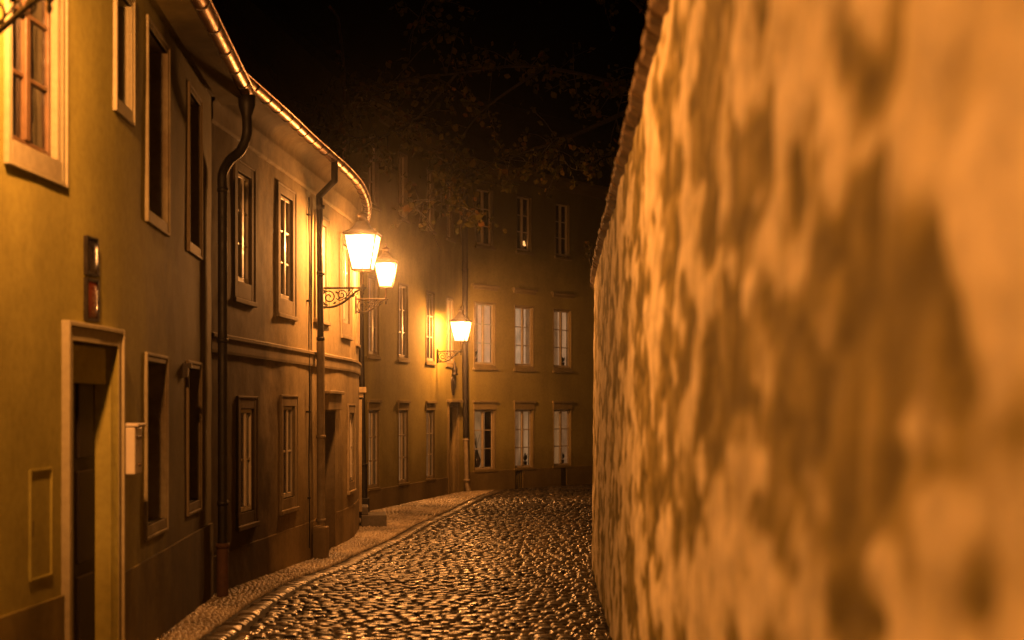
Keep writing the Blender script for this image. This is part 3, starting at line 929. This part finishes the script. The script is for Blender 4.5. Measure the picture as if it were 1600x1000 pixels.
    mt.build('gas_mantle', M['mantle'], bnr, (ARM, 0, z0 + .2))
    li = bpy.data.lights.new('lantern_light', 'POINT')
    li.color = (1, .365, .08); li.energy = 300; li.shadow_soft_size = .11
    lo_ = bpy.data.objects.new('lantern_light', li)
    col.objects.link(lo_); lo_.parent = root; lo_.location = (ARM, 0, z0 + .47)
    return root


def copy_tree(o, parent=None):
    c = o.copy()
    if o.data and o.type == 'LIGHT': c.data = o.data.copy()
    col.objects.link(c)
    c.parent = parent
    for ch in list(o.children): copy_tree(ch, c)
    return c


def hang(root, fac, u, z, scale, power, label, off=.03):
    p = fac.F(u, z, off); nn = fac.nrm(u)
    root.location = p
    root.rotation_euler = (0, 0, math.atan2(nn.y, nn.x))
    root.scale = (scale,) * 3
    root['label'] = label
    for ch in root.children:
        if ch.type == 'LIGHT': ch.data.energy = power


def u_of_y(fac, y):
    for i in range(len(fac.P) - 1):
        if fac.P[i].y <= y <= fac.P[i + 1].y:
            return fac.S[i] + (fac.S[i + 1] - fac.S[i]) * (y - fac.P[i].y) / (fac.P[i + 1].y - fac.P[i].y)


LA = make_lamp('lit lantern')
lamps = [LA] + [copy_tree(LA) for _ in range(4)]
hang(lamps[0], B2, u_of_y(B2, 24.0), 4.50, 1.0, 900, 'largest glowing lantern, on a scrolled bracket beside the bent downspout of the pale house')
hang(lamps[1], B2, u_of_y(B2, 27.8), 4.61, .80, 800, 'smaller glowing lantern just right of the largest one, at the pale house end')
hang(lamps[2], B3, u_of_y(B3, 40.0), 4.09, .93, 1050, 'farthest glowing lantern, fixed to the tall end house in front of its dark downspout')
hang(lamps[3], B1, u_of_y(B1, 8.5), 4.93, 1.0, 1380, 'lantern on the ochre house at top left, only its scrolled bracket in view')

hang(lamps[4], B1, -3.0, 4.93, 1.0, 1000, 'lantern on the ochre house beside the camera, outside the left edge of the picture')

# ================================================================== small things on the fronts
lb_ = empty('letter_box', B1.F(8.2, 1.9, .03), 'cream metal letter box on the ochre wall against the right side of the doorway', 'letter box')
x = MB()
vs = []
B1.box(x, 8.02, 8.30, 1.90, 2.30, .0, .14)
bevel(x.build('box_body', M['white_metal'], lb_), .012, 3)
x = MB(); B1.box(x, 8.012, 8.312, 2.305, 2.335, -.0, .17); bevel(x.build('lid', M['white_metal'], lb_), .008)
x = MB(); B1.box(x, 8.07, 8.25, 2.20, 2.23, .141, .15); bevel(x.build('flap', M['lamp_metal'], lb_), .004)
x = MB(); c = Vector(B1.F(8.16, 1.98, .146)); x.lathe(c, [(0, -.016), (.016, -.01), (.018, 0), (.016, .01), (0, .016)], 12); x.build('lock', M['lamp_metal'], lb_)


def plate(u0, u1, z0, z1, mat, label):
    r = empty('house_number_plate', B1.F((u0 + u1) / 2, z0, .02), label, 'house plate', 'enamel plates above the doorway')
    x = MB(); n = 8
    vs = []
    for i in range(n + 1):
        for j in range(n + 1):
            a, b = i / n, j / n
            dome = .016 * (1 - (2 * a - 1) ** 4) * (1 - (2 * b - 1) ** 4)
            vs.append(B1.F(u0 + (u1 - u0) * a, z0 + (z1 - z0) * b, .022 + dome))
    x.add(vs, [(i * (n + 1) + j, (i + 1) * (n + 1) + j, (i + 1) * (n + 1) + j + 1, i * (n + 1) + j + 1) for i in range(n) for j in range(n)], True)
    x.build('enamel_face', mat, r)
    x = MB()
    B1.box(x, u0 - .012, u1 + .012, z0 - .012, z1 + .012, -.01, .02)
    for a, b, c, d in ((u0 - .012, u0 + .008, z0 - .012, z1 + .012), (u1 - .008, u1 + .012, z0 - .012, z1 + .012), (u0, u1, z0 - .012, z0 + .008), (u0, u1, z1 - .008, z1 + .012)):
        B1.box(x, a, b, c, d, .02, .034)
    x.build('rim', M['iron'], r)


plate(7.13, 7.36, 3.52, 3.80, M['plate_blue'], 'dark glossy enamel plate on the ochre wall, upper of two above the doorway')
plate(7.13, 7.37, 3.16, 3.47, M['plate_red'], 'reddish brown enamel plate on the ochre wall, lower of two above the doorway')

# carved emblem over the end house's door
uc = (dr[0] + dr[1]) / 2
em = empty('carved_emblem', B3.F(uc, 2.85, .02), 'dark carved emblem with shield and finial above the door of the end house', 'emblem')
x = MB()
out = cat_rom([(0, 0), (.10, .12), (.17, .32), (.16, .52), (.08, .56), (.0, .60), (-.08, .56), (-.16, .52), (-.17, .32), (-.10, .12), (0, 0)], 4)
vs = [B3.F(uc + a, 2.86 + b, .0) for a, b in out[:-1]] + [B3.F(uc + a * .93, 2.86 + .3 + (b - .3) * .95, .06) for a, b in out[:-1]] + [B3.F(uc, 3.16, .10)]
n = len(out) - 1
x.add(vs, [(k, (k + 1) % n, n + (k + 1) % n, n + k) for k in range(n)] + [(n + k, n + (k + 1) % n, 2 * n) for k in range(n)], True)
x.build('shield', M['iron'], em)
x = MB(); c = B3.F(uc, 3.44, .07)
x.lathe(c, [(.0, 0), (.10, .01), (.11, .05), (.07, .09), (.09, .14), (.10, .2), (.06, .26), (.03, .3), (.045, .34), (.02, .40), (0, .46)], 12)
x.build('finial', M['iron'], em)

# stone steps at the far door of the pale house
st = empty('stone_step', (B2.F(12.65, 0, .2)[0], B2.F(12.65, 0, .2)[1], 0), 'dark granite block step at the foot of the pale house, by the far downspout', 'step')
x = MB(); B2.box(x, 12.2, 13.1, -.02, .24, .045, .58, .4); bevel(x.build('lower_tread', M['granite'], st), .02, 3)
x = MB(); B2.box(x, 12.22, 13.08, .24, .41, .045, .2, .4); bevel(x.build('upper_tread', M['granite'], st), .02, 3)

# things behind the glass of the end house
def house_plant(fac, u, z, o, h, label, seed, pot=True):
    rr = random.Random(seed)
    r = empty('houseplant', fac.F(u, z, o), label, 'houseplant')
    c = fac.F(u, z, o)
    x = MB(); x.lathe(c, [(0, .0), (.05, 0), (.065, .11), (.07, .115), (.07, .13), (.055, .13), (0, .12)], 12); x.build('pot', M['terracotta'], r)
    x = MB()
    for k in range(26):
        a = rr.uniform(0, 6.28); L = rr.uniform(.45, 1) * h; sp = rr.uniform(.02, .11)
        p0 = Vector(c) + Vector((0, 0, .12)); p1 = p0 + Vector((math.cos(a) * sp, math.sin(a) * sp * .5, L))
        sd = Vector((-math.sin(a), math.cos(a), .3)) * .03
        mid = p0.lerp(p1, .6)
        x.add([p0, mid + sd, p1, mid - sd], [(0, 1, 2, 3)])
    x.build('leaves', M['plant'], r)


house_plant(B3, ub[0][0] + .22, 3.87, -.16, .34, 'small leafy houseplant behind the left upper lit window of the end house', 3)
house_plant(B3, ub[2][1] - .24, 3.87, -.16, .22, 'low bushy houseplant behind the right upper lit window of the end house', 4)
house_plant(B3, lb[1][1] - .2, .68, -.16, .3, 'leafy houseplant behind the middle ground floor window of the end house', 6)
house_plant(B3, lb[2][1] - .26, .68, -.16, .26, 'leafy houseplant behind the right ground floor window of the end house', 8)
# ornaments in the left ground floor window
vz = empty('vase', B3.F(lb[0][0] + .3, .68, -.17), 'dark glazed vase with dry twigs behind the left ground floor window of the end house', 'vase')
x = MB(); c = B3.F(lb[0][0] + .3, .68, -.17)
x.lathe(c, [(0, 0), (.07, 0), (.12, .12), (.13, .25), (.07, .42), (.045, .5), (.06, .54)], 14); x.build('vase_body', M['plate_blue'], vz)
x = MB()
for k in range(9):
    a = random.uniform(-1, 1)
    x.tube([(c[0], c[1], c[2] + .5), (c[0] + a * .05, c[1] + a * .03, c[2] + .75), (c[0] + a * .16, c[1] + a * .1, c[2] + random.uniform(.85, 1.05))], .006, 5)
x.build('twigs', M['bark'], vz)
tl = empty('table_lamp', B3.F(tb[1][1] - .16, 7.52, -.2), 'tiny orange glowing lamp low in a dark top floor window of the end house', 'lamp')  # glowing object added in place of a street lamp's reflection in the pane
c = B3.F(tb[1][1] - .16, 7.52, -.2)
x = MB(); x.lathe(c, [(0, 0), (.05, 0), (.05, .02), (.012, .04), (.012, .2)], 10); x.build('lamp_base', M['lamp_metal'], tl)
x = MB(); x.lathe((c[0], c[1], c[2] + .12), [(.085, 0), (.05, .15), (0, .155)], 14); x.build('lamp_shade', M['shade'], tl)

# ================================================================== garden wall on the right
WP = cat_rom([(.44, -3), (.535, 0), (.65, 3.5), (.765, 7), (.885, 10.5), (1.0, 14), (1.11, 17.5), (1.215, 20.5), (1.30, 22.6), (1.42, 24.2), (1.75, 25.9), (2.35, 27.4), (3.4, 29.2), (5.0, 31.2), (7.2, 33.4)], 10)
W = Facade([(x_, y_) for x_, y_ in WP][::-1])      # reversed so that the normal points into the lane
HW = EYE + 2.05
gw = empty('garden_wall', (.7, 8, g(8)), 'tall rough rubble garden wall running along the right side, very close and out of focus', 'wall')
du, dz = .055, .055
nu, nz = int(W.L / du), int((HW + .25) / dz)
vs, tint = [], []
V3 = Vector
for i in range(nu + 1):
    u = W.L * i / nu
    bx, by, _ = W.F(u, 0, 0)
    nn = W.nrm(u)
    for j in range(nz + 1):
        z = -.2 + (HW + .2) * j / nz
        q = V3((u * 1.7, z * 3.4, 3.3)) + .45 * mnoise.noise_vector(V3((u * 2.1, z * 2.1, 1.7)))
        dist, pts = mnoise.voronoi(q)
        edge = dist[1] - dist[0]
        sv = mnoise.noise(V3((pts[0][0] * 5.1, pts[0][1] * 5.1, 9.2)))
        big = mnoise.fractal(V3((u * .95, z * 1.9, 4.4)), .75, 2.1, 6)
        mid = mnoise.noise(V3((u * 2.4, z * 5.2, 7.1)))
        grit = mnoise.noise(V3((u * 5.5, z * 8.5, 2.2)))
        face = min(1, max(0, edge / .28)); face = face * face * (3 - 2 * face)
        # old render still fills the joints in patches
        cover = min(1, max(0, .45 + 3.0 * big + 1.1 * mid + .35 * grit)); cover = cover * cover * (3 - 2 * cover)
        h = face * .016 * (1 - .6 * cover) + .010 * cover + (.004 * mid + .008 * big) + .012 * sv
        batter = .04 * (1 - max(0, z) / HW)
        o = h - .03 + batter
        vs.append((bx + nn.x * o, by + nn.y * o, z))
        tint.append(min(1, max(0, .04 + .40 * face * (.75 + .5 * sv) * (1 - .6 * cover) + .66 * cover + .26 * mid + .20 * grit)))
x = MB()
x.add(vs, [(i * (nz + 1) + j, (i + 1) * (nz + 1) + j, (i + 1) * (nz + 1) + j + 1, i * (nz + 1) + j + 1) for i in range(nu) for j in range(nz)], True)
wo = x.build('masonry', M['stone'], gw)
at = wo.data.attributes.new('stone', 'FLOAT', 'POINT')
at.data.foreach_set('value', np.array(tint, dtype=np.float32))
# tiled coping: overlapping rows of clay tiles each a little out of line
cp = MB()
u = .0
while u < W.L - .2:
    L = .19
    j = random.uniform(-.012, .012); t = random.uniform(-.012, .012)
    pr = [(.05 + j, HW + .02 + t), (.06 + j, HW + .05 + t), (.0, HW + .19 + t), (-.14, HW + .30 + t), (-.30, HW + .36 + t), (-.62, HW + .18), (-.62, HW - .02), (-.02, HW - .02)]
    W.profile(cp, u, u + L - random.uniform(.004, .02), pr, .3, False, True)
    u += L
cp.build('coping', M['tile'], gw)
bk = MB()
n = 60
for k in range(n):
    a, b = W.L * k / n, W.L * (k + 1) / n
    bk.quad(W.F(a, -.3, -.55), W.F(b, -.3, -.55), W.F(b, HW, -.55), W.F(a, HW, -.55))
bk.build('rear_face', M['ochre_base'], gw)
# weed rooted on the coping near the far end
uw = next(W.S[i] for i in range(len(W.P)) if W.P[i].y < 21.6)
wd = empty('wall_weed', W.F(uw, HW + .1, .06), 'small orange leaved weed sprouting from the far end of the wall coping', 'plant')
c = Vector(W.F(uw, HW + .1, .06))
x = MB()
for k in range(7): x.tube([c, c + Vector((random.uniform(-.05, .02), random.uniform(-.1, .1), .14)), c + Vector((random.uniform(-.12, .02), random.uniform(-.18, .18), random.uniform(.2, .36)))], .004, 5)
x.build('stems', M['bark'], wd)
x = MB()
for k in range(34):
    p0 = c + Vector((random.uniform(-.12, .02), random.uniform(-.18, .18), random.uniform(.12, .38)))
    d1 = Vector((random.uniform(-1, 1), random.uniform(-1, 1), random.uniform(-1, 1))).normalized() * .03
    d2 = d1.cross(Vector((random.uniform(-1, 1), random.uniform(-1, 1), random.uniform(-1, 1)))).normalized() * .022
    x.add([p0 - d1, p0 + d2, p0 + d1, p0 - d2], [(0, 1, 2, 3)])
x.build('leaves', M['leaf'], wd)


# ================================================================== lane surface
def interp(P, y):
    for (x0, y0), (x1, y1) in zip(P, P[1:]):
        if y0 <= y <= y1: return x0 + (x1 - x0) * (y - y0) / (y1 - y0)
    return P[0][0] if y < P[0][1] else P[-1][0]


KERB = cat_rom([(-2.62, 5), (-2.70, 10), (-2.77, 14.5), (-2.85, 17.2), (-2.80, 19.9), (-2.61, 21.6), (-2.34, 24.6), (-2.04, 27.2), (-1.78, 30.6), (-1.35, 34), (-1.0, 37.5), (-.62, 41), (-.1, 44.2), (.5, 46)], 6)
fronts = [(p.x, p.y) for f_ in (B1, B2) for p in f_.P] + [(p.x, p.y) for p in B3.P if p.y > 33.2]
fronts.sort(key=lambda t: t[1])
wallx = sorted([(p.x, p.y) for p in W.P], key=lambda t: t[1])

gd = MB()
ys = [-30, -10, 0, 6, 10, 14, 17, 20, 23, 30, 60, 400]
for a, b in zip(ys, ys[1:]):
    gd.quad((-400, a, g(max(0, a)) - .03), (400, a, g(max(0, a)) - .03), (400, b, g(b) - .03), (-400, b, g(b) - .03))
tag(gd.build('ground', M['dirt'], None, (0, 0, 0)), kind='structure')


def blocks(rows, name, mat, nseg, dome, tilt, jit):
    """rows of (list of 4-corner plan quads); every block a domed cap with skirts, all of one surface"""
    V, Fc = [], []
    base = 0
    ts = np.linspace(0, 1, nseg)
    aa, bb = np.meshgrid(ts, ts, indexing='ij')
    edge = np.maximum(np.abs(2 * aa - 1), np.abs(2 * bb - 1))
    prof = 1 - (np.abs(2 * aa - 1) ** 3.2 + np.abs(2 * bb - 1) ** 3.2)
    prof = np.maximum(prof, -.35)
    # pull corner points in so that the outline is rounded
    corner = (np.abs(2 * aa - 1) * np.abs(2 * bb - 1)) ** 4
    quads = []
    for i in range(nseg - 1):
        for j in range(nseg - 1):
            quads.append((i * nseg + j, (i + 1) * nseg + j, (i + 1) * nseg + j + 1, i * nseg + j + 1))
    quads = np.array(quads)
    for q, z in rows:
        q = np.array(q)
        c = q.mean(0)
        A = aa + (0.5 - aa) * corner * .16
        B = bb + (0.5 - bb) * corner * .16
        P = (q[0][None, None] * ((1 - A) * (1 - B))[..., None] + q[1][None, None] * (A * (1 - B))[..., None]
             + q[2][None, None] * (A * B)[..., None] + q[3][None, None] * ((1 - A) * B)[..., None])
        tx, ty = rng.normal(0, tilt, 2)
        h = z + rng.normal(0, jit) + dome * prof * rng.uniform(.7, 1.3) + (P[..., 0] - c[0]) * tx + (P[..., 1] - c[1]) * ty
        h = h - (edge > .99) * .03
        V.append(np.concatenate([P, h[..., None]], -1).reshape(-1, 3))
        Fc.append(quads + base)
        base += nseg * nseg
    V = np.concatenate(V); Fc = np.concatenate(Fc)
    me = bpy.data.meshes.new(name)
    me.from_pydata(V.tolist(), [], Fc.tolist())
    me.polygons.foreach_set('use_smooth', [True] * len(me.polygons))
    me.materials.append(mat)
    o = bpy.data.objects.new(name, me)
    col.objects.link(o)
    return o


rows = []
y = 7.0
while y < 49:
    dy = random.uniform(.12, .175)
    if y > 40: dy *= 1.2
    ym = y + dy / 2
    x0 = interp(KERB, ym)
    if ym > 44: x0 = interp(fronts, ym) + .1
    x1 = min(interp(wallx, ym), 5.5) - .02
    x = x0 + random.uniform(0, .08)
    bow = lambda xx: .10 * math.sin((xx - x0) / max(.5, x1 - x0) * math.pi) + .03 * mnoise.noise(Vector((xx * 1.1, y * .9, 2)))
    while x < x1 - .05:
        w = random.uniform(.12, .235)
        if x + w > x1: w = x1 - x
        gap = random.uniform(.011, .024)
        xa, xb = x + gap / 2, x + w - gap / 2
        j = [random.uniform(-.016, .016) for _ in range(4)]
        rows.append(([(xa, y + gap / 2 + bow(xa) + j[0]), (xb, y + gap / 2 + bow(xb) + j[1]), (xb, y + dy - gap / 2 + bow(xb) + j[2]), (xa, y + dy - gap / 2 + bow(xa) + j[3])],
                     g(ym) - .012 + .02 * mnoise.noise(Vector((x * .5, y * .5, 0)))))
        x += w
    y += dy
tag(blocks(rows, 'road', M['setts'], 7, .0055, .04, .007), kind='structure')
# kerb course of long flat stones between road and pavement
rows = []
y = 7.0
while y < 44:
    L = random.uniform(.11, .17)
    xa, xb = interp(KERB, y + .005), interp(KERB, y + L - .005)
    wd_ = random.uniform(.24, .30)
    y += random.uniform(0, .012)
    rows.append(([(xa - wd_, y + .005), (xa - .008, y + .005), (xb - .008, y + L - .005), (xb - wd_, y + L - .005)], g(y) - .018))
    y += L
tag(blocks(rows, 'kerb', M['kerb'], 6, .008, .04, .005), kind='structure')
# pavement of small mosaic stones
rows = []
y = 8.0
while y < 43.5:
    s = .066 if y < 30 else .09
    dy = s * random.uniform(.85, 1.15)
    x1 = interp(KERB, y) - .285
    x0 = interp(fronts, y + .03) + .0
    x = x0 + random.uniform(-.03, .03)
    arcb = lambda xx: .05 * abs(math.sin(xx * 5.2))
    while x < x1 - .02:
        w = s * random.uniform(.8, 1.2)
        w = min(w, x1 - x)
        j = [random.uniform(-.006, .006) for _ in range(4)]
        a, b = x + .004, x + w - .004
        rows.append(([(a, y + .004 + arcb(a) + j[0]), (b, y + .004 + arcb(b) + j[1]), (b, y + dy - .004 + arcb(b) + j[2]), (a, y + dy - .004 + arcb(a) + j[3])], g(y) + .004))
        x += w
    y += dy
tag(blocks(rows, 'pavement', M['mosaic'], 5, .006, .06, .004), kind='structure')
# manhole cover
mc = empty('manhole_cover', (.55, 36.4, .0), 'round dark iron manhole cover set in the setts near the end of the lane', 'manhole cover')
x = MB(); x.lathe((.55, 36.4, .0), [(0, .03), (.28, .03), (.30, .026), (.30, -.03)], 28, False); x.build('lid', M['iron'], mc)
x = MB(); x.lathe((.55, 36.4, .0), [(.315, -.03), (.315, .036), (.36, .036), (.37, -.03)], 28, False); x.build('rim', M['granite'], mc)

# ================================================================== tree overhanging from behind the wall
tr = empty('tree', (4.9, 28.2, 0), 'sparse autumn tree with thin drooping branches hanging over the lane from behind the wall', 'tree')
t = MB()
t.tube(cat_rom([(4.9, 28.2, -.2), (4.8, 28.1, 2.5), (4.5, 27.9, 5.2), (4.1, 27.6, 7.6), (3.7, 27.3, 10.2), (3.6, 27.2, 13)], 5), [.24 - .0072 * k for k in range(26)], 10)
t.build('trunk', M['bark'], tr)
limbs = [
    [(4.3, 27.8, 6.6), (2.6, 27.0, 8.3), (.6, 26.4, 8.8), (-1.0, 26.0, 8.6), (-2.2, 25.7, 8.3), (-2.75, 25.6, 7.7)],
    [(.6, 26.4, 8.8), (-.6, 26.2, 7.9), (-1.1, 26.1, 7.0), (-1.3, 26.0, 6.4), (-1.8, 26.0, 6.15)],
    [(2.6, 27.0, 8.3), (1.2, 26.6, 7.6), (.2, 26.3, 7.2), (-.5, 26.1, 6.9), (-.95, 26.0, 6.4), (-.8, 26.0, 5.9)],
    [(-1.0, 26.0, 8.6), (-1.8, 25.9, 7.7), (-2.6, 25.8, 7.35), (-3.3, 25.8, 7.6), (-3.5, 25.9, 7.95)],
    [(4.1, 27.6, 7.6), (2.4, 27.2, 10.2), (.4, 26.6, 10.9), (-1.2, 26.1, 10.4), (-1.8, 26.0, 9.4)],
    [(3.9, 27.4, 8.8), (2.9, 26.9, 10.5), (2.2, 26.5, 11.4), (1.2, 26.2, 11.7)],
    [(4.3, 27.8, 6.4), (3.0, 27.0, 7.2), (2.0, 26.6, 7.3), (1.2, 26.4, 6.9), (.75, 26.3, 7.4)],
    [(4.0, 27.5, 8.0), (2.9, 27.0, 9.2), (2.2, 26.7, 8.6), (1.9, 26.6, 7.7)],
    [(3.7, 27.3, 10.2), (2.8, 26.9, 11.6), (1.6, 26.6, 12.6), (.0, 26.3, 12.7)],
    [(3.8, 27.3, 9.6), (4.6, 26.8, 11.2), (5.6, 26.6, 12.0)],
    [(4.1, 27.6, 7.6), (5.6, 27.8, 9.2), (6.8, 28.0, 9.9)],
    [(3.6, 27.2, 12.0), (3.0, 27.2, 13.6), (2.0, 27.0, 14.4)],
]
lm = MB()
lf = MB()
dens = [.9, .45, .6, .7, .75, .5, .5, .45, .5, .7, .8, .6]


def leaf(p, s):
    if p.z < 5.75 or (p.z < 6.5 and random.random() < .35): return
    d1 = Vector((random.gauss(0, 1), random.gauss(0, 1), random.gauss(-.5, .8))).normalized()
    d2 = d1.cross(Vector((random.gauss(0, 1), random.gauss(0, 1), random.gauss(0, 1)))).normalized()
    n_ = d1.cross(d2) * s * .12
    lf.add([p, p + d1 * s * .3 + d2 * s * .30 + n_, p + d1 * s * .62 + d2 * s * .38, p + d1 * s, p + d1 * s * .62 - d2 * s * .38, p + d1 * s * .3 - d2 * s * .30 + n_],
           [(0, 1, 2, 3), (0, 3, 4, 5)])


for k, Lm in enumerate(limbs):
    P = cat_rom(Lm, 7)
    r0 = .05 if k not in (1, 3) else .03
    lm.tube(P, [max(.008, r0 * (1 - i / len(P))) for i in range(len(P))], 7)
    for i, p in enumerate(P):
        if i < len(P) * .2: continue
        for q_ in range(3):
            if random.random() > dens[k]: continue
            tip = Vector(p) + Vector((random.gauss(0, .38), random.gauss(0, .45), random.gauss(-.12, .34)))
            mid = Vector(p).lerp(tip, .5) + Vector((0, 0, .06))
            lm.tube([p, mid, tip], [.011, .008, .004], 5, False)
            for _ in range(random.randint(4, 13)):
                c = tip.lerp(mid, random.random() ** 2) + Vector((random.gauss(0, .07), random.gauss(0, .07), random.gauss(-.03, .07)))
                leaf(c, random.uniform(.08, .17))
lm.build('branches', M['bark'], tr)
lf.build('foliage', M['leaf'], tr)

# thin flue pipe rising behind the pale house
fl = empty('flue_pipe', (-3.95, 30.5, 8.0), 'thin bent metal flue pipe against the black sky above the curved gutter', 'flue pipe')
x = MB()
x.tube(cat_rom([(-3.60, 30.5, 7.6), (-3.60, 30.5, 9.2), (-3.62, 30.5, 9.9), (-3.72, 30.5, 10.75), (-3.80, 30.5, 10.95), (-3.92, 30.45, 11.1)], 5), .035, 10)
x.build('pipe', M['copper'], fl)
x = MB(); x.lathe((-3.60, 30.5, 9.3), [(.036, 0), (.06, .0), (.06, .06), (.036, .06)], 12); x.build('collar', M['iron'], fl)

# thin scattering volume added to give the lamps a lens-like halo
m_, nt_, o_ = nodes('night_mist')
vs_ = N(nt_, 'ShaderNodeVolumeScatter', Density=.0016, Anisotropy=.93)
nt_.links.new(vs_.outputs[0], o_.inputs['Volume'])
x = MB(); x.box(-9, 9, 12, 41.5, -.5, 7.2)
tag(x.build('mist', m_, None), kind='structure')

# ================================================================== camera, sky, light
cam = bpy.data.cameras.new('camera')
cam.lens = 50; cam.sensor_width = 36; cam.shift_y = .0875
cam.clip_start = .05; cam.clip_end = 2000
cam.dof.use_dof = True; cam.dof.focus_distance = 27; cam.dof.aperture_fstop = 1.4
co = bpy.data.objects.new('camera', cam)
col.objects.link(co)
co.location = (0, 0, EYE); co.rotation_euler = (R(90), 0, 0)
sc.camera = co

w = bpy.data.worlds.new('World'); sc.world = w; w.use_nodes = True
nt = w.node_tree
bg = nt.nodes['Background']
sky = nt.nodes.new('ShaderNodeTexSky'); sky.sky_type = 'NISHITA'; sky.sun_disc = False
sky.sun_elevation = R(-6); sky.sun_rotation = R(200)
nt.links.new(sky.outputs[0], bg.inputs[0]); bg.inputs[1].default_value = .1
sun = bpy.data.lights.new('moon', 'SUN'); sun.energy = .004; sun.angle = R(.5); sun.color = (1, .95, .88)
so = bpy.data.objects.new('moon', sun); col.objects.link(so); so.rotation_euler = (R(55), 0, R(20))

sc.view_settings.view_transform = 'Standard'; sc.view_settings.look = 'None'; sc.view_settings.exposure = 0; sc.view_settings.gamma = 1
sc.render.engine = 'CYCLES'
sc.cycles.use_denoising = True
sc.cycles.max_bounces = 8; sc.cycles.diffuse_bounces = 1; sc.cycles.transparent_max_bounces = 12
sc.cycles.sample_clamp_indirect = 4
sc.cycles.caustics_reflective = False; sc.cycles.caustics_refractive = False
